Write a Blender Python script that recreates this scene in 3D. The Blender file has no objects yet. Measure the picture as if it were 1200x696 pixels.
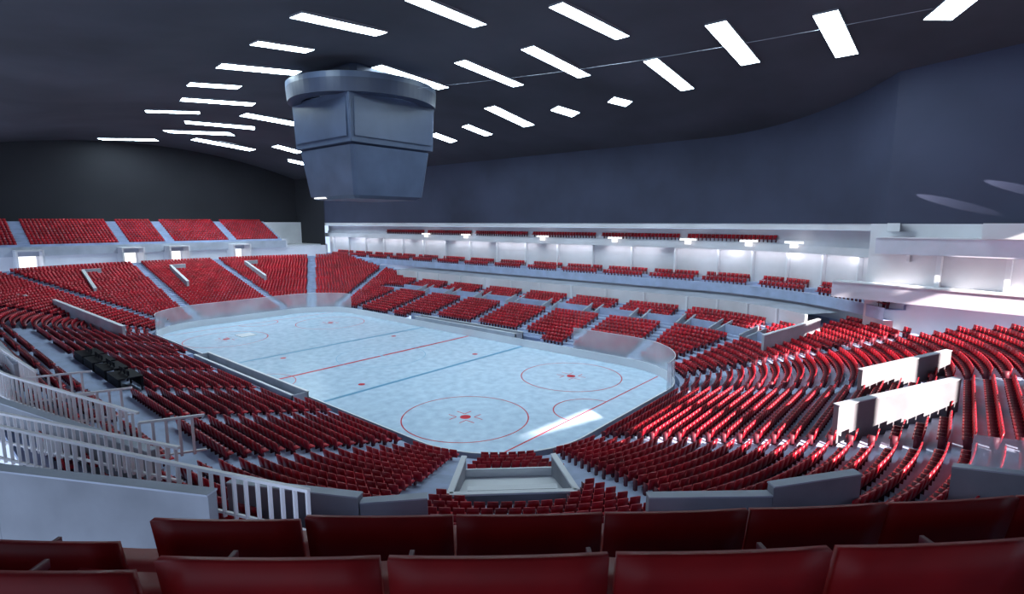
import bpy, math, numpy as np
from mathutils import Vector, Matrix
rng=np.random.RandomState(4)
S=bpy.context.scene
# ------------------------------------------------------------------ helpers
def mat(name,col,rough=.6,noise=0.0,scale=1.0,emis=None,es=0,spec=.3,metal=0,col2=None,bump=0):
    m=bpy.data.materials.new(name);m.use_nodes=True;nt=m.node_tree;b=nt.nodes["Principled BSDF"]
    b.inputs["Roughness"].default_value=rough;b.inputs["Metallic"].default_value=metal
    b.inputs["Specular IOR Level"].default_value=spec
    tc=nt.nodes.new("ShaderNodeTexCoord");nz=nt.nodes.new("ShaderNodeTexNoise");nz.inputs["Scale"].default_value=scale;nz.inputs["Detail"].default_value=6
    nt.links.new(tc.outputs["Object"],nz.inputs["Vector"])
    rp=nt.nodes.new("ShaderNodeValToRGB");k=noise
    c2=col2 if col2 else tuple(min(1,x*(1+k)) for x in col)
    rp.color_ramp.elements[0].color=(*[x*(1-k) for x in col],1);rp.color_ramp.elements[1].color=(*c2,1)
    rp.color_ramp.elements[0].position=.3;rp.color_ramp.elements[1].position=.7
    nt.links.new(nz.outputs["Fac"],rp.inputs["Fac"]);nt.links.new(rp.outputs["Color"],b.inputs["Base Color"])
    if bump:
        bp=nt.nodes.new("ShaderNodeBump");bp.inputs["Strength"].default_value=bump;nt.links.new(nz.outputs["Fac"],bp.inputs["Height"]);nt.links.new(bp.outputs["Normal"],b.inputs["Normal"])
    if emis:
        b.inputs["Emission Color"].default_value=(*emis,1);b.inputs["Emission Strength"].default_value=es
    return m
M={}
M['ice']=mat('ice',(.52,.69,.88),.25,.09,1.3,col2=(.64,.81,.97),spec=.4)
M['white']=mat('white_paint',(.74,.76,.80),.45,.05,.3)
M['wall']=mat('suite_wall_white',(.70,.70,.74),.35,.14,.2,spec=.5)
M['wallr']=mat('wall_lilac_glare',(.60,.60,.68),.12,.14,.2,spec=.8,col2=(.80,.76,.90))  # lilac glare on the white wall bands, put into the base colour
M['conc']=mat('concrete_blue_grey',(.38,.45,.63),.7,.15,.8)
M['concl']=mat('concrete_light',(.42,.45,.52),.6,.14,.6)
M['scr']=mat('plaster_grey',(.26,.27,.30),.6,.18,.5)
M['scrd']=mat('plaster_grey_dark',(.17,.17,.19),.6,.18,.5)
M['dark']=mat('wall_navy',(.044,.050,.088),.7,.25,.12)
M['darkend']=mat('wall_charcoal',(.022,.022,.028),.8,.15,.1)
M['ceil']=mat('ceiling_charcoal',(.058,.057,.072),.8,.30,.09)
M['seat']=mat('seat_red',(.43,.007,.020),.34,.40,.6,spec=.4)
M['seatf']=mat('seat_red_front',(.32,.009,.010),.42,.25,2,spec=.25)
M['leg']=mat('seat_bracket',(.12,.02,.035),.5,.1)
M['redl']=mat('line_red',(.66,.012,.03),.4,.05)
M['bluel']=mat('line_blue',(.14,.36,.56),.4,.05)
M['black']=mat('table_black',(.010,.010,.014),.6,.1,spec=.1)
M['sb']=mat('scoreboard_housing',(.066,.088,.145),.4,.25,.3)
M['sbd']=mat('scoreboard_ring',(.034,.043,.078),.45,.1,.4)
M['rail']=mat('railing_white',(.84,.81,.83),.4,.03)
M['panel']=mat('panel_light',(.8,.9,.95),.5,0,emis=(.72,.91,1.0),es=25)
M['frame']=mat('panel_frame',(.25,.25,.28),.5,.1)
M['lamp']=mat('sign_lamp',(.9,.9,.9),.5,0,emis=(1,.98,.95),es=1.2)
M['screen']=mat('screen',(.058,.078,.135),.35,.25,.25,spec=.4)
g=bpy.data.materials.new('rink_glass');g.use_nodes=True;nt=g.node_tree;nt.nodes.clear()
o=nt.nodes.new("ShaderNodeOutputMaterial");mx=nt.nodes.new("ShaderNodeMixShader");tr=nt.nodes.new("ShaderNodeBsdfTransparent");pb=nt.nodes.new("ShaderNodeBsdfPrincipled")
pb.inputs["Base Color"].default_value=(.80,.85,.92,1);pb.inputs["Roughness"].default_value=.2
tcg=nt.nodes.new("ShaderNodeTexCoord")
nz=nt.nodes.new("ShaderNodeTexNoise");nz.inputs["Scale"].default_value=.3;mr=nt.nodes.new("ShaderNodeMapRange");mr.inputs[1].default_value=.3;mr.inputs[2].default_value=.7;mr.inputs[3].default_value=.30;mr.inputs[4].default_value=.55
nt.links.new(tcg.outputs["Object"],nz.inputs["Vector"])
nt.links.new(nz.outputs["Fac"],mr.inputs[0]);nt.links.new(mr.outputs[0],mx.inputs[0]);nt.links.new(tr.outputs[0],mx.inputs[1]);nt.links.new(pb.outputs[0],mx.inputs[2]);nt.links.new(mx.outputs[0],o.inputs[0])
M['glass']=g

def empty(name,loc=(0,0,0)):
    e=bpy.data.objects.new(name,None);S.collection.objects.link(e);e.location=loc;return e
class MB:
    def __init__(s): s.v=[];s.f=[];s.m=[];s.mats=[]
    def mi(s,k):
        if k not in s.mats: s.mats.append(k)
        return s.mats.index(k)
    def add(s,vs,fs,k):
        o=len(s.v);s.v+=[tuple(x) for x in vs];i=s.mi(k)
        for f in fs: s.f.append(tuple(o+a for a in f));s.m.append(i)
    def box(s,x0,x1,y0,y1,z0,z1,k):
        vs=[(x,y,z) for z in (z0,z1) for y in (y0,y1) for x in (x0,x1)]
        s.add(vs,[(0,2,3,1),(4,5,7,6),(0,1,5,4),(2,6,7,3),(0,4,6,2),(1,3,7,5)],k)
    def seg(s,p,q,zb0,zt0,zb1,zt1,th,k):
        dx,dy=q[0]-p[0],q[1]-p[1];L=math.hypot(dx,dy);nx,ny=-dy/L*th/2,dx/L*th/2
        vs=[(p[0]-nx,p[1]-ny,zb0),(q[0]-nx,q[1]-ny,zb1),(p[0]+nx,p[1]+ny,zb0),(q[0]+nx,q[1]+ny,zb1),(p[0]-nx,p[1]-ny,zt0),(q[0]-nx,q[1]-ny,zt1),(p[0]+nx,p[1]+ny,zt0),(q[0]+nx,q[1]+ny,zt1)]
        s.add(vs,[(0,2,3,1),(4,5,7,6),(0,1,5,4),(2,6,7,3),(0,4,6,2),(1,3,7,5)],k)
    def obj(s,name,parent=None,smooth=False):
        me=bpy.data.meshes.new(name);me.from_pydata(s.v,[],s.f)
        for k in s.mats: me.materials.append(M[k])
        me.polygons.foreach_set("material_index",s.m)
        if smooth: me.polygons.foreach_set("use_smooth",[True]*len(s.f))
        me.update();ob=bpy.data.objects.new(name,me);S.collection.objects.link(ob)
        if parent: ob.parent=parent
        return ob
CX,CY,RC=23.5,6.0,7.0
def arc(cx,cy,a0,a1,n):
    out=[]
    for i in range(n+1):
        a=math.radians(a0+(a1-a0)*i/n);c,s=math.cos(a),math.sin(a);out.append((cx+RC*c,cy+RC*s,c,s))
    return out
def line(x0,y0,x1,y1,nx,ny,n):
    return [(x0+(x1-x0)*i/n,y0+(y1-y0)*i/n,nx,ny) for i in range(n+1)]
def full():
    st=line(CX,CY+RC,-CX,CY+RC,0,1,20)+arc(-CX,CY,90,180,24)[1:]+line(-CX-RC,CY,-CX-RC,-CY,-1,0,6)[1:]
    st+=arc(-CX,-CY,180,270,24)[1:]+line(-CX,-CY-RC,CX,-CY-RC,0,-1,20)[1:]+arc(CX,-CY,270,360,24)[1:]+line(CX+RC,-CY,CX+RC,CY,1,0,6)[1:]+arc(CX,CY,0,90,24)[1:]
    return st
FULL=full()
def P(s,d): return (s[0]+s[2]*d,s[1]+s[3]*d)
def loft(mb,st,prof,k,keep=None):
    for i in range(len(st)-1):
        for j in range(len(prof)-1):
            (d0,z0),(d1,z1)=prof[j],prof[j+1]
            a=P(st[i],d0);b=P(st[i+1],d0);c=P(st[i+1],d1);e=P(st[i],d1)
            if keep and not keep((a[0]+c[0])/2,(a[1]+c[1])/2,(d0+d1)/2): continue
            kk=k[j] if isinstance(k,list) else k
            mb.add([(*a,z0),(*b,z0),(*c,z1),(*e,z1)],[(0,1,2,3)],kk)
def fz(d): return .4+.25*d
PIT=.80
def keep(x,y,d):
    if d<17.6 and y<30.4 : return True
    if y>29.9: return False
    if x>0 and y>6:
        if y>21.0-(x-39.5)*.24 : return False
    if y<-30.2: return False
    if x>0 and y<0 and d>17.6:
        if math.atan2(y+6,x-23.5)<math.radians(-34): return False
    return True
ROWS=[1.0+PIT*i for i in range(33)]
# ------------------------------------------------------------------ stands
mb=MB();prof2=[(.5,0),(.5,fz(ROWS[0]))]
for d in ROWS: prof2+=[(d+PIT/2,fz(d)),(d+PIT/2,fz(d+PIT))]
loft(mb,FULL,prof2,'conc',lambda x,y,d: keep(x,y,d) and not (d<1.7 and abs(x)<11.5))
mb.box(-31.9,31.9,-14.8,14.8,-.12,-.05,'conc')
for s in (1,-1): mb.box(-11.5,11.5,min(s*14.6,s*14.75),max(s*14.6,s*14.75),0,.95,'conc')
mb.obj('seating_bowl')
# ------------------------------------------------------------------ seat generator
def template(w=.41):
    V=[];F=[];Mi=[]
    def bx(t0,t1,f0,f1,z0,z1,m,sh=0):
        o=len(V)
        for z in (z0,z1):
            s=sh if z==z1 else 0
            for f in (f0,f1):
                for t in (t0,t1): V.append((t,f-s,z))
        for f in [(0,2,3,1),(4,5,7,6),(0,1,5,4),(2,6,7,3),(0,4,6,2),(1,3,7,5)]: F.append(tuple(o+a for a in f));Mi.append(m)
    h=w/2
    bx(-h,h,-.05,.24,.36,.42,0)
    bx(-h,h,-.12,-.06,.32,.80,0,.08)
    bx(-h-.03,-h+.0,-.08,.18,.0,.54,1)
    return np.array(V),np.array(F),np.array(Mi)
def seats(name,items,tmpl,mats=('seat','leg')):
    V,F,Mi=tmpl;A=np.array(items)
    n=len(A);nv=len(V)
    fx=A[:,3:4];fy=A[:,4:5]
    tx,ty=fy,-fx
    X=A[:,0:1]+V[None,:,0]*tx+V[None,:,1]*fx
    Y=A[:,1:2]+V[None,:,0]*ty+V[None,:,1]*fy
    Z=A[:,2:3]+V[None,:,2]+0*X
    co=np.stack([X,Y,Z],-1).reshape(-1,3)
    fc=(F[None]+(np.arange(n)*nv)[:,None,None]).reshape(-1,4)
    me=bpy.data.meshes.new(name);me.vertices.add(len(co));me.vertices.foreach_set("co",co.ravel())
    me.loops.add(fc.size);me.loops.foreach_set("vertex_index",fc.ravel().astype(np.int32))
    me.polygons.add(len(fc));me.polygons.foreach_set("loop_start",np.arange(0,fc.size,4,dtype=np.int32))
    for m in mats: me.materials.append(M[m])
    me.polygons.foreach_set("material_index",np.tile(Mi,n).astype(np.int32))
    me.update(calc_edges=True);me.validate()
    ob=bpy.data.objects.new(name,me);S.collection.objects.link(ob);return ob
T=template()
SP=.49
VOM=[(43.3,-16.3,1.0),(45.8,-2.6,1.0),(45.5,6.2,.9),(31.6,-25,1.0),(49.6,-12.4,1.0),(42,-17.2,1),(44.7,-14.7,.9),(44.6,-4,.9),(46.9,-1.2,.9)]
def rowseats(d,zf):
    out=[]
    def put(x,y,nx,ny):
        if not keep(x,y,d): return
        if d<2.0 and abs(x)<12.2: return
        if 4.0<d<10.6 and math.hypot(x-33.4,y+16.2)<3.2: return
        if y<0 and 11.2<d<12.5 and abs(x)<24: return
        if y<0 and 9.0<d<11.4 and -6<x<8.5: return
        if y>0 and x>-28:
            ang=math.degrees(math.atan2(y-CY,x-CX)) if x>CX else 90
            if ang>48 and (8.6<d<10.4 or d>13.3): return
            if x<-CX and y>26.2: return
        if d>16.7 and abs(y)>28: return
        for (ax,ay,r) in VOM:
            if math.hypot(x-ax,y-ay)<r: return
        out.append((x+nx*.12,y+ny*.12,zf,-nx,-ny))
    for sgn in (1,-1):
        for k in range(-3,3):
            c=k*7.833+3.9;n=int((7.833-1.1)/SP)
            for i in range(n): put(c+(i-(n-1)/2)*SP,sgn*(13+d),0,sgn)
    for sgn in (1,-1):
        n=int(11/SP)
        for i in range(n): put(sgn*(30.5+d),(i-(n-1)/2)*SP,sgn,0)
    for cx,cy,a0 in ((-CX,CY,90),(-CX,-CY,180),(CX,-CY,270),(CX,CY,0)):
        r=7+d;nd=3
        for k in range(nd):
            w=90/nd;a=a0+w*(k+.5);n=int((math.radians(w)*r-1.2)/SP)
            for i in range(n):
                an=math.radians(a)+(i-(n-1)/2)*SP/r
                put(cx+r*math.cos(an),cy+r*math.sin(an),math.cos(an),math.sin(an))
    return out
items=[]
for d in ROWS[:-1]: items+=rowseats(d,fz(d))
seats('lower_bowl_stadium_seats',items,T)
# ------------------------------------------------------------------ rink
e=empty('ice_rink')
mb=MB();n=len(FULL)
mb.add([(s[0],s[1],0) for s in FULL[:-1]],[tuple(range(n-1))],'ice');mb.obj('ice_sheet',e)
XC=1.55
mb=MB()
def strip(x0,x1,y0,y1,k,z=.006): mb.add([(x0,y0,z),(x1,y0,z),(x1,y1,z),(x0,y1,z)],[(0,1,2,3)],k)
strip(XC-.17,XC+.17,-12.95,12.95,'redl');strip(XC-.2+8.6,XC+.2+8.6,-12.95,12.95,'bluel');strip(XC-.2-8.6,XC+.2-8.6,-12.95,12.95,'bluel')
strip(27.08,27.2,-11.8,11.8,'redl');strip(-27.2,-27.08,-11.8,11.8,'redl')
def ring(cx,cy,r,w,k,a0=0,a1=360,z=.008):
    N=64;vs=[];fs=[]
    for i in range(N+1):
        a=math.radians(a0+(a1-a0)*i/N);vs+=[(cx+(r-w/2)*math.cos(a),cy+(r-w/2)*math.sin(a),z),(cx+(r+w/2)*math.cos(a),cy+(r+w/2)*math.sin(a),z)]
    for i in range(N): fs.append((2*i,2*i+1,2*i+3,2*i+2))
    mb.add(vs,fs,k)
for x,y in ((21.03,-6.9),(21.03,6.71),(-19.5,-7.2),(-19.5,6.71)):
    ring(x,y,4.57,.09,'redl');ring(x,y,.2,.4,'redl')
    for sx in (1,-1):
        for sy in (1,-1):
            strip(x+sx*.5,x+sx*1.3,y+sy*.42-.04,y+sy*.42+.04,'redl');strip(x+sx*.5-.04,x+sx*.5+.04,y+sy*.42,y+sy*1.1,'redl')
ring(XC,0,4.57,.07,'bluel');ring(XC,0,.1,.2,'bluel');ring(XC,-12.9,3,.07,'redl',0,180)
for x in (XC+7,XC-7):
    for y in (-7.2,6.9): ring(x,y,.15,.3,'redl')
ring(27.1,0,2.6,.09,'redl',90,270);ring(-27.1,0,2.6,.09,'redl',-90,90)
mb.obj('ice_markings',e)
mb=MB();mb.box(-21,-19,-5.6,-3.8,.01,.06,'white');mb.obj('white_floor_mat')
mb=MB();loft(mb,FULL,[(0,0),(0,.82),(.12,.82),(.12,0)],['white','white','concl']);
mb.obj('dasher_boards')
mb=MB()
stL=arc(-CX,CY,95,180,24)+line(-CX-RC,CY,-CX-RC,-CY,-1,0,6)[1:]+arc(-CX,-CY,180,262,24)[1:]
stR=line(17,CY+RC,CX,CY+RC,0,1,2)[:-1]+arc(CX,CY,90,0,24)
loft(mb,stL,[(.06,.82),(.06,3.0)],'glass');loft(mb,stR,[(.06,.82),(.06,3.0)],'glass')
for st in (stL,stR):
    for s in st[::6]:
        p=P(s,.1);mb.box(p[0]-.02,p[0]+.02,p[1]-.02,p[1]+.02,.8,3.0,'concl')
    for i in range(len(st)-1): mb.seg(P(st[i],.06),P(st[i+1],.06),3.0,3.04,3.0,3.04,.05,'white')
mb.obj('rink_safety_glass')
def bench(x0,x1,y0,y1,s):
    mb=MB();
    mb.box(x0,x1,y0,y0+.12,0,1.25,'concl');mb.box(x0,x1,y1-.12,y1,0,1.25,'concl')
    mb.box(x0,x0+.12,y0,y1,0,1.25,'concl');mb.box(x1-.12,x1,y0,y1,0,1.25,'concl')
    mb.box(x0-.03,x1+.03,y0-.04,y0+.16,1.25,1.31,'white');mb.box(x0-.03,x1+.03,y1-.16,y1+.04,1.25,1.31,'white')
    mb.box(x0+.3,x1-.3,y0+.5,y0+.85,.35,.45,'white')
    mb.obj('player_bench')
bench(-8.5,10.5,-14.5,-13.15,-1);bench(-9,9,13.15,14.5,1)
# corner booth
mb=MB();bc=Vector((33.4,-16.3));t=Vector((.72,.69));nn=Vector((.69,-.72))
q=lambda a,b:tuple(bc+t*a+nn*b)
A,B,C,D=q(-2.6,1.6),q(2.6,1.6),q(2.1,-1.9),q(-2.1,-1.9)
for u,v in ((A,B),(B,C),(D,A)): mb.seg(u,v,.4,3.1,.4,3.1,.16,'scr');mb.seg(u,v,3.1,3.18,3.1,3.18,.26,'white')
mb.add([(*A,2.6),(*B,2.6),(*C,2.1),(*D,2.1)],[(0,1,2,3)],'white')
mb.seg(D,C,1,2.5,1,2.5,.1,'white')
mb.seg(q(-1.9,.8),q(1.9,.8),2.3,2.95,2.3,2.95,.4,'white')
mb.obj('penalty_booth')
for x in (-4.2,-1.2,1.9,5.2):
    mb=MB();y=-23.3;z=fz(10.2)-.1
    mb.box(x-1.3,x+1.3,y-.7,y+.7,z+.95,z+1.03,'black')
    mb.box(x-1.3,x+1.3,y+.64,y+.7,z+.25,z+.95,'black');mb.box(x-1.3,x+1.3,y-.7,y-.64,z+.25,z+.95,'black')
    for a in (-1.25,1.25):
        for b in (-.6,.6): mb.box(x+a-.05,x+a+.05,y+b-.05,y+b+.05,z-.3,z+.95,'black')
    for a in (-.8,0,.8):
        mb.box(x+a-.25,x+a+.25,y-.05,y,z+1.1,z+1.42,'black');mb.box(x+a-.04,x+a+.04,y-.05,y,z+1.03,z+1.1,'black')
    mb.obj('press_table')
def wall(name,segs,k='concl',th=.3,cap=True):
    mb=MB()
    for p,q_,zb0,zt0,zb1,zt1 in segs:
        mb.seg(p,q_,zb0,zt0,zb1,zt1,th,k)
        if cap: mb.seg(p,q_,zt0,zt0+.05,zt1,zt1+.05,th+.08,'white' if not k.startswith('scr') else 'concl')
    return mb.obj(name)
wall('vomitory_parapet',[((29.3,-26.2),(33.5,-23.9),3,5.3,3,5.3),((33.5,-23.9),(34.9,-22.3),3.2,5.1,3.2,5.1)],'scr')
wall('vomitory_parapet',[((40.7,-18.3),(43.6,-15.7),3.5,5.5,3.5,5.5),((43.6,-15.7),(45.6,-13.4),3.8,5.8,3.8,6.0)],'scr')
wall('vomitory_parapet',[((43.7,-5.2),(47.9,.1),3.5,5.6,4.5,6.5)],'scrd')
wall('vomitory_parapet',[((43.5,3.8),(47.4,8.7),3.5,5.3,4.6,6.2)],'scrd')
wall('vomitory_parapet',[((47.9,-12.2),(51.5,-12.6),4.5,6.5,4.5,7.2)],'scr')
wall('vomitory_parapet',[((-37,-20),(-20,-17.2),3,4.6,1.5,3.0)])
wall('vomitory_parapet',[((-46,-27),(-40,-22),4,6,3.5,5)])
for y in (-14,-2.5,9.5): wall('vomitory_parapet',[((-52,y),(-43,y-.6),5.5,7.0,3.5,5.0),((-52,y),(-52,y+2.2),5.5,7.0,5.5,7.0)])
wall('vomitory_parapet',[((38.2,20.6),(34.8,16.0),4,5.4,2.6,4.2)])
mb=MB();mb.seg((48.3,-12.1),(51.5,-12.5),6.55,7.6,7.0,8.0,.05,'glass');mb.obj('vomitory_glass_screen')
mb=MB()
farst=line(-CX,13,CX,13,0,1,30)+arc(CX,CY,90,48,12)[1:]
for i in range(len(farst)-1):
    if i%4==3: 
        a,b=P(farst[i],8.8),P(farst[i],11);mb.seg(a,b,2.2,3.3,3,4.0,.2,'concl')
        a,b=P(farst[i+1],8.8),P(farst[i+1],11);mb.seg(a,b,2.2,3.3,3,4.0,.2,'concl');continue
    loft(mb,farst[i:i+2],[(9.9,2.7),(9.9,3.7),(10.1,3.7),(10.1,2.7)],'conc')
mb.obj('cross_aisle_parapet')
mb=MB();cw=line(-30,13,CX,13,0,1,30)+arc(CX,CY,90,50,12)[1:]
loft(mb,cw,[(13.8,3.6),(13.8,5.5),(17.2,5.6)],['wall','concl'])
for s in cw[::3]:
    a,b=P(s,13.6),P(s,13.85);mb.seg(a,b,3.6,5.5,3.6,5.5,.2,'white')
mb.obj('concourse_wall')
# ------------------------------------------------------------------ far side tiers
TS=line(-62,13,CX,13,0,1,42)+arc(CX,CY,90,36,18)[1:]
mb=MB()
loft(mb,TS,[(17.2,4.5),(17.8,4.5),(17.8,5.9),(17.0,5.9),(17.0,6.95),(17.1,6.95),(17.1,6.8),(18.7,6.8)],['conc','wall','conc','conc','white','conc','conc'])
loft(mb,TS,[(18.7,6.8),(18.7,7.2),(19.7,7.2),(19.7,10.8),(18.6,10.8),(18.6,11.6),(18.7,11.6),(18.7,11.45),(19.3,11.45),(19.3,12.1),(19.5,12.1),(19.5,13.2)],['conc','conc','wall','wall','wall','white','conc','conc','wall','wall','wall'])
loft(mb,TS,[(17.6,13.25),(17.6,13.9),(18.2,13.9)],['wall','wall']);loft(mb,TS,[(17.6,13.25),(19.6,13.25)],'white')
mb.obj('suite_tier_balconies')
mb=MB()
for i in range(1,len(TS),3):
    s=TS[i];a,b=P(s,19.2),P(s,19.7);mb.seg(a,b,7.2,10.8,7.2,10.8,.18,'white')
mb.obj('suite_partition_piers')
for i in (17,22,30,36,41,46,50):
    s=TS[i];t_=(-s[3],s[2]);c=P(s,18.3);mb=MB()
    mb.seg((c[0]-t_[0]*1.0,c[1]-t_[1]*1.0),(c[0]+t_[0]*1.0,c[1]+t_[1]*1.0),11.75,11.98,11.75,11.98,.3,'lamp')
    mb.seg((c[0]-t_[0]*.35,c[1]-t_[1]*.35),(c[0]+t_[0]*.35,c[1]+t_[1]*.35),11.3,11.75,11.3,11.75,.3,'lamp')
    mb.obj('fascia_sign_lamp')
def pathlen(st,d):
    pts=[P(s,d) for s in st];L=[0]
    for i in range(len(pts)-1): L.append(L[-1]+math.dist(pts[i],pts[i+1]))
    return pts,L
def tierrow(st,d,z,blk,gap,s0=0,s1=1e9):
    pts,L=pathlen(st,d);out=[];s=s0
    s1=min(s1,L[-1]-.6);i=0
    while s<s1:
        if (s-s0)%(blk+gap)<blk:
            while L[i+1]<s: i+=1
            f=(s-L[i])/(L[i+1]-L[i]);p=[pts[i][k]*(1-f)+pts[i+1][k]*f for k in (0,1)]
            nx,ny=st[i][2],st[i][3];out.append((p[0],p[1],z,-nx,-ny))
        s+=SP
    return out
it=tierrow(TS,17.7,6.8,5.6,1.2,4)+tierrow(TS,19.2,7.2,5.6,1.2,4)
it+=tierrow(TS,19.1,11.75,11,1.2,22,95)
seats('suite_tier_stadium_seats',it,T)
# ------------------------------------------------------------------ left end upper deck
mb=MB()
mb.box(-60.6,-60.0,-48,30.4,4,9.0,'wall')
Y0,Y1=-48,21
pr=[(-59.2,8.9),(-59.2,10.3),(-59.4,10.3),(-59.4,9.9)];x=-60.2;z=9.9
for i in range(12): pr+=[(x-.75*i,z+.35*i),(x-.75*i,z+.35*(i+1))]
pr.append((-70.2,z+4.2))
for j in range(len(pr)-1):
    (a,za),(b,zb)=pr[j],pr[j+1]
    mb.add([(a,Y0,za),(a,Y1,za),(b,Y1,zb),(b,Y0,zb)],[(0,1,2,3)],'concl' if j<3 else 'conc')
mb.add([(-59.2,Y0,8.9),(-59.2,Y1,8.9),(-61,Y1,8.9),(-61,Y0,8.9)],[(0,1,2,3)],'concl')
mb.box(-70.2,-59.2,Y1,Y1+.3,8.9,10.6,'wall')
mb.box(-72,-70.2,-60,32,4,13.95,'wall');mb.box(-70.2,-62,Y1+.3,32,4,9.2,'wall')
mb.obj('upper_deck')
it=[]
ais=[-40,-29.5,-19,-6.2,.6,11.2]
for i in range(1,12):
    y=Y0+.6
    while y<Y1-.4:
        if min(abs(y-a) for a in ais)>.75: it.append((-60.2-.75*i-.5 ,y,z+.35*i,1,0))
        y+=SP
seats('upper_deck_stadium_seats',it,T)
for y in (-19,-6.2,.6,11.2):
    mb=MB();mb.box(-60.0,-56.6,y-1.6,y-1.35,6.2,9.7,'wall');mb.box(-60.0,-56.6,y+1.35,y+1.6,6.2,9.7,'wall');mb.box(-60,-56.6,y-1.6,y+1.6,9.7,9.9,'wall')
    mb.box(-59.9,-59.8,y-1.0,y+1.0,7.2,9.3,'lamp');mb.obj('portal_doorway')
# ------------------------------------------------------------------ dark walls and ceiling
def cz_(y): return 28.5-6*(max(y,-20)/34)**2
def curtain(name,st,d,z0,k):
    mb=MB()
    for i in range(len(st)-1):
        a,b=P(st[i],d),P(st[i+1],d)
        mb.add([(*a,z0),(*b,z0),(*b,cz_(b[1])+.3),(*a,cz_(a[1])+.3)],[(0,1,2,3)],k)
    return mb.obj(name,smooth=True)
FW=line(-66,13,CX,13,0,1,30)+arc(CX,CY,90,40,26)[1:]
curtain('wall_far',FW,17.5,13.85,'dark')
E=P(FW[-1],17.5)
mb=MB()
X1=72;yE2=E[1]-(X1-E[0])*.22
def rz(x): return E[1]-(x-E[0])*.22
mb.add([(E[0],E[1],13.85),(X1,yE2,13.85),(X1,yE2,cz_(yE2)+.3),(E[0],E[1],cz_(E[1])+.3)],[(0,1,2,3)],'dark')
mb.add([(E[0]-1,rz(E[0]-1),4),(X1,yE2,4),(X1,yE2,13.85),(E[0]-1,rz(E[0]-1),13.85)],[(0,1,2,3)],'wall')
def rb(x0,x1,z0,z1,o,k): mb.seg((x0,rz(x0)-o/2),(x1,rz(x1)-o/2),z0,z1,z0,z1,o,k)
rb(E[0]-.3,66,11.4,12.7,1.2,'wallr');rb(E[0]-3.2,66,7.5,8.8,1.6,'wallr')
rb(E[0]-.3,66,12.7,12.8,1.3,'white');rb(E[0]-3.2,66,8.8,8.9,1.7,'white')
rb(48.6,54,12.8,13.9,1.8,'white')
for x in (46.0,50,55): rb(x,x+.3,8.9,11.4,.5,'white')
mb.obj('wall_right')
mb=MB()
yy=np.linspace(-62,32,41)
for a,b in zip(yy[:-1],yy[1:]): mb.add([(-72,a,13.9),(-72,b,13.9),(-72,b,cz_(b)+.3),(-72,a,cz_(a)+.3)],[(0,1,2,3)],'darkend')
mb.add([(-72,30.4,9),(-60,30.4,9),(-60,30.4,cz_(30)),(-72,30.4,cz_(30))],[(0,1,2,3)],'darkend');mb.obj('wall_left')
mb=MB();ys=np.linspace(-62,38,51);xs=np.linspace(-74,74,20)
vs=[(x,y,cz_(y)) for y in ys for x in xs];fs=[(j*20+i,j*20+i+1,(j+1)*20+i+1,(j+1)*20+i) for j in range(50) for i in range(19)]
mb.add(vs,fs,'ceil');mb.obj('ceiling',smooth=True)
# unseen wall at the near end, its openings cut to shape sun patches
mb=MB();mb.box(72,72.5,-62,38,0,14,'wall');mb.box(72,72.5,-62,38,27,29,'dark')
ps=[-62,-29,-24.5,-22.5,-17,-16,-11,-9.5,-5,-3.5,1.0,3,12,38]
for i in range(0,len(ps),2):
    if i+1<len(ps): mb.box(72,72.5,ps[i],ps[i+1],14,21.2,'dark')
mb.box(72,72.5,12,38,14,27,'dark')
mb.box(72,72.5,-62,-28,21.2,27,'dark');mb.box(72,72.5,-20,3.5,21.2,27,'dark')
mb.box(72,72.5,-28,-20,23.3,27,'dark');mb.box(72,72.5,-28,-20,21.2,21.7,'dark')
mb.seg((72.25,-28),(72.25,-20),21.6,22.75,21.6,21.75,.5,'dark');mb.seg((72.25,-28),(72.25,-20),23.0,23.35,22.7,23.35,.5,'dark')
mb.box(72,72.5,3,12,24.2,27,'dark');mb.box(72,72.5,3,12,21.6,22.3,'dark');mb.box(72,72.5,6.2,6.9,14,24.2,'dark')
mb.obj('wall_sun_mask_end')
# ------------------------------------------------------------------ scoreboard
e=empty('scoreboard');mb=MB()
def prism(w0,c0,z0,w1,c1,z1,k,cap=True):
    def oc(w,c,z): return [(w,-w+c,z),(w,w-c,z),(w-c,w,z),(-w+c,w,z),(-w,w-c,z),(-w,-w+c,z),(-w+c,-w,z),(w-c,-w,z)]
    vs=oc(w0,c0,z0)+oc(w1,c1,z1);fs=[(i,(i+1)%8,8+(i+1)%8,8+i) for i in range(8)]
    if cap: fs+=[tuple(range(7,-1,-1)),tuple(range(8,16))]
    mb.add(vs,fs,k)
prism(3.7,.3,16.2,4.1,.3,16.5,'sbd');prism(4.1,.3,16.5,4.65,.3,21.0,'sb');prism(4.85,.08,21.2,5.0,.08,25.6,'sb');prism(4.4,.3,21.0,4.8,.1,21.2,'sbd')
prism(3.5,.5,25.6,3.5,.5,28.45,'sbd')
mb.obj('housing',e)
mb=MB()
for s in (1,-1):
    mb.box(min(s*4.95,s*5.03),max(s*4.95,s*5.03),-4.5,4.5,21.7,25.1,'screen');mb.box(-4.5,4.5,min(s*4.95,s*5.03),max(s*4.95,s*5.03),21.7,25.1,'screen')
mb.obj('screens',e)
mb=MB();N=72;R0,R1=5.9,7.15
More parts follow.
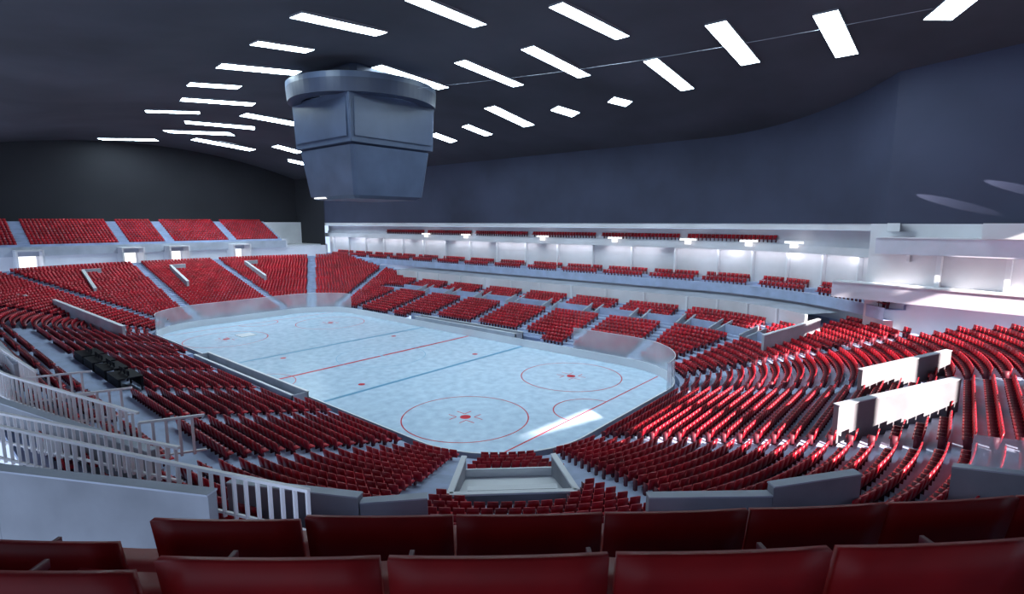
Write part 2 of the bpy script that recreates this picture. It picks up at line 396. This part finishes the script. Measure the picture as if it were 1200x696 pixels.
for i in range(N):
    a,b=2*math.pi*i/N,2*math.pi*(i+1)/N
    prof=[(R0,25.4),(R1,25.4),(R1+.1,26.6),(R1+.1,27.1),(R1-.2,27.2),(R0,27.2),(R0,25.4)]
    for j in range(6):
        (r0,z0),(r1,z1)=prof[j],prof[j+1]
        mb.add([(r0*math.cos(a),r0*math.sin(a),z0),(r0*math.cos(b),r0*math.sin(b),z0),(r1*math.cos(b),r1*math.sin(b),z1),(r1*math.cos(a),r1*math.sin(a),z1)],[(0,1,2,3)],'sb' if j==2 else 'sbd')
for i in range(8):
    a=math.pi/4*i+.2;mb.seg((3.2*math.cos(a),3.2*math.sin(a)),(6*math.cos(a),6*math.sin(a)),26,26.4,26,26.4,.25,'sbd')
mb.obj('halo_ring',e)
mb=MB();mb.box(-2.9,-1.2,-4.25,-3.6,16.3,16.42,'lamp');mb.obj('underside_lamp',e)
# ------------------------------------------------------------------ near upper deck with foreground seats
R=36.2;TC=math.radians(-48.9)
def ring_pts(r,a):
    s=(TC-a)*33
    r+=.27*min(5,max(0,s-.8))
    return (CX+r*math.cos(a),-CY+r*math.sin(a))
mb=MB();AA=[math.radians(-78+62*i/60) for i in range(61)]
pr=[(R-4.0,8.6),(R-4.0,11.35),(R-3.8,11.35),(R-3.8,11.2),(R-2.75,11.2),(R-2.75,11.62),(R-2.35,11.62),(R-2.35,12.0),(R-1.5,12.0),(R-1.5,12.42),(R+3,12.42),(R+3,8.6),(R-4.0,8.6)]
for i in range(60):
    for j in range(len(pr)-1):
        (r0,z0),(r1,z1)=pr[j],pr[j+1]
        mb.add([(*ring_pts(r0,AA[i]),z0),(*ring_pts(r0,AA[i+1]),z0),(*ring_pts(r1,AA[i+1]),z1),(*ring_pts(r1,AA[i]),z1)],[(0,1,2,3)],'conc')
mb.obj('balcony_deck')
def fancy():
    V=[];F=[];Mi=[]
    def grid(fn,nu,nv,th,m):
        o=len(V)
        for side in (0,1):
            for j in range(nv+1):
                for i in range(nu+1):
                    V.append(fn(i/nu,j/nv,side*th))
        n1=(nu+1)*(nv+1)
        idx=lambda s,i,j:o+s*n1+j*(nu+1)+i
        for j in range(nv):
            for i in range(nu):
                F.append((idx(0,i,j),idx(0,i+1,j),idx(0,i+1,j+1),idx(0,i,j+1)));Mi.append(m)
                F.append((idx(1,i,j),idx(1,i,j+1),idx(1,i+1,j+1),idx(1,i+1,j)));Mi.append(m)
        for i in range(nu):
            F.append((idx(0,i,0),idx(1,i,0),idx(1,i+1,0),idx(0,i+1,0)));Mi.append(m)
            F.append((idx(0,i,nv),idx(0,i+1,nv),idx(1,i+1,nv),idx(1,i,nv)));Mi.append(m)
        for j in range(nv):
            F.append((idx(0,0,j),idx(0,0,j+1),idx(1,0,j+1),idx(1,0,j)));Mi.append(m)
            F.append((idx(0,nu,j),idx(1,nu,j),idx(1,nu,j+1),idx(0,nu,j+1)));Mi.append(m)
    w=.725
    def back(u,v,t):
        x=(u-.5)*w;c=(2*u-1)**2
        return (x,-.10-.12*v+.012*c+t,.24+.66*v)
    def pan(u,v,t):
        x=(u-.5)*(w-.04);c=(2*u-1)**2
        return (x,-.06+.46*v,.42+.02*c-.03*math.sin(v*3.1)+.02*v+t)
    grid(back,6,4,.035,0);grid(pan,6,4,.04,0)
    def bx(t0,t1,f0,f1,z0,z1,m):
        o=len(V)
        for z in (z0,z1):
            for f in (f0,f1):
                for t in (t0,t1): V.append((t,f,z))
        for f in [(0,2,3,1),(4,5,7,6),(0,1,5,4),(2,6,7,3),(0,4,6,2),(1,3,7,5)]: F.append(tuple(o+a for a in f));Mi.append(m)
    bx(-.375,-.355,-.06,.28,.58,.62,1);bx(-.375,-.355,-.04,.06,0,.6,1);bx(-.35,.35,-.04,-.01,.28,.34,1)
    return np.array(V),np.array(F),np.array(Mi)
it=[]
for r,zf,sp in ((R-1.82,12.01,.75),(R-2.67,11.66,.738)):
    th=math.radians(-77);
    while th<math.radians(-17):
        x,y=ring_pts(r,th);it.append((x,y,zf,-math.cos(th),-math.sin(th)));th+=sp/r
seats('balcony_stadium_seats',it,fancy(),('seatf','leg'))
# ------------------------------------------------------------------ near left parapets + railings
wall('parapet_screen',[((20,-34.5),(27,-31.5),4,7.0,4,7.0),((27,-31.5),(33.2,-28.1),4,7.0,4,7.0)],'scr')
def railing(pts,z0,z1,sp=.5,th=.09):
    mb=MB();L=[0]
    for i in range(len(pts)-1): L.append(L[-1]+math.dist(pts[i],pts[i+1]))
    s=0;i=0
    while s<L[-1]-.01:
        while L[i+1]<s: i+=1
        f=(s-L[i])/(L[i+1]-L[i]);p=[pts[i][k]*(1-f)+pts[i+1][k]*f for k in (0,1)]
        mb.box(p[0]-th/2,p[0]+th/2,p[1]-th/2,p[1]+th/2,z0,z1,'rail');s+=sp
    for i in range(len(pts)-1):
        mb.seg(pts[i],pts[i+1],z1-.04,z1+.05,z1-.04,z1+.05,.12,'rail');mb.seg(pts[i],pts[i+1],z0+.1,z0+.17,z0+.1,z0+.17,.08,'rail')
    mb.obj('guard_railing')
railing([(20,-32),(22.7,-31),(29.8,-28.4),(35,-26.4)],5.7,7.0,.42)
railing([(19,-31),(22.2,-29.8),(28.6,-27.4)],5.4,6.7,.42)
railing([(9,-30.2),(12.9,-29.6),(23.5,-27.2)],5.2,6.6,.45)
railing([(-12,-29.3),(4,-28.6),(10,-28.3)],4.7,6.0,.6)
railing([(23.5,-27.2),(24.5,-25.2)],4.6,6.2,.45)
railing([(12,-29),(13,-26.5)],4.8,6.2,.45);railing([(17,-28.5),(18,-26)],4.8,6.2,.45)
wall('cross_aisle_wall',[((13,-30.6),(26.1,-27.5),4,5.9,4,5.9)],'scr')
wall('cross_aisle_wall',[((-6,-28.4),(6,-28.6),4,5.6,4,5.8)],'scr')
wall('cross_aisle_wall',[((-30,-28),(-18,-28.4),4,5.8,4,5.8)],'scr')
# ------------------------------------------------------------------ camera
cam=bpy.data.cameras.new("camera");co=bpy.data.objects.new("camera",cam);S.collection.objects.link(co)
cam.sensor_width=36;cam.lens=36*625/1200;cam.clip_end=1000;cam.clip_start=.05
co.location=(47.6,-33,14);co.rotation_euler=(math.pi/2-math.radians(8.0),0,math.radians(40.3));S.camera=co
# ceiling light panels: end points (decimetres x1 y1 x2 y2) and width
PAN="""129 -139 123 -67 1.4|198 -99 188 -27 1.2|253 -22 258 60 1.2|49 -130 47 -83 1.4|-39 -121 -31 -52 2.0|-134 -113 -127 -66 1.9|-227 -89 -210 -14 2.2|-332 -95 -312 -39 1.9|-677 -67 -632 5 2.4|-517 -15 -451 59 2.5|-403 -26 -368 58 2.5|-564 41 -560 140 3.0|-284 5 -280 82 2.7|-473 140 -470 185 2.7|-561 209 -544 239 2.5|42 -14 37 75 1.6|113 25 113 108 1.4|184 34 186 118 1.4|-42 185 -35 224 1.6|38 146 43 214 1.8|-117 195 -110 229 1.9|108 178 120 203 1.8|179 180 191 197 1.6|256 112 259 186 1.3|325 73 325 156 1.5|390 96 392 172 1.5|448 141 461 118 1.7"""
for row in PAN.split("|"):
    x1,y1,x2,y2,w=[float(v) for v in row.split()]
    a=np.array([x1,y1])/10;b=np.array([x2,y2])/10;dd=(b-a)/np.linalg.norm(b-a)
    px=np.array([-dd[1],dd[0]])*w/2;q4=[a-px,b-px,b+px,a+px];mb=MB()
    mb.add([(*v,cz_(v[1])-.14) for v in q4],[(0,1,2,3)],'panel')
    mb.add([(*v,cz_(v[1])-.16) for v in q4]+[(*v,cz_(v[1])+.1) for v in q4],[(0,1,5,4),(1,2,6,5),(2,3,7,6),(3,0,4,7)],'frame')
    mb.obj('ceiling_light_panel')
def tube(name,pts,r,k):
    cu=bpy.data.curves.new(name,'CURVE');cu.dimensions='3D';cu.bevel_depth=r;sp=cu.splines.new('POLY');sp.points.add(len(pts)-1)
    for i,p in enumerate(pts): sp.points[i].co=(*p,1)
    cu.materials.append(M[k]);o_=bpy.data.objects.new(name,cu);S.collection.objects.link(o_)
tube('suspension_cable',[(6.9+37.7*i/12,1+11.4*i/12,26.4+1.2*i/12-.5*math.sin(math.pi*i/12)) for i in range(13)],.016,'concl')
# ------------------------------------------------------------------ light
w=bpy.data.worlds.new("world");S.world=w;w.use_nodes=True
w.node_tree.nodes["Background"].inputs[0].default_value=(.58,.73,1,1);w.node_tree.nodes["Background"].inputs[1].default_value=1.25
sl=bpy.data.lights.new("sun","SUN");so=bpy.data.objects.new("sun",sl);S.collection.objects.link(so)
sl.energy=24;sl.angle=math.radians(.5);sl.color=(1,.87,.80)
so.rotation_euler=Vector((-1,.45,-.5)).to_track_quat('-Z','Y').to_euler();so.location=(90,-10,40)
for z,d0,en in ((10.6,18.9,45),):  # added fill lights to brighten the recessed suite walls
    for i in range(2,len(TS)-2,5):
        s=TS[i];p=P(s,d0);l=bpy.data.lights.new("suite_fill_light","AREA");l.shape='RECTANGLE';l.size=8;l.size_y=.3;l.energy=en;l.color=(.93,.94,1)
        lo=bpy.data.objects.new("suite_fill_light",l);S.collection.objects.link(lo);lo.location=(p[0],p[1],z)
        lo.rotation_euler=(math.radians(35)*1,0,math.atan2(s[3],s[2])-math.pi/2)
# added grazing spots imitating sun streaks on the dark side wall
for (xa,za),(xb,zb) in (((38.5,17.9),(46.0,15.6)),((42.5,19.0),(50.0,16.4))):
    pa=Vector((xa,rz(xa)-.95,za));pb_=Vector((xb,rz(xb),zb))
    l=bpy.data.lights.new("sun_streak_spot","SPOT");l.energy=16000;l.spot_size=math.radians(4.6);l.spot_blend=.3;l.shadow_soft_size=.02;l.color=(.95,.93,1)
    lo=bpy.data.objects.new("sun_streak_spot",l);S.collection.objects.link(lo);lo.location=pa;lo.rotation_euler=(pb_-pa).to_track_quat('-Z','Y').to_euler()
S.view_settings.view_transform='Standard'
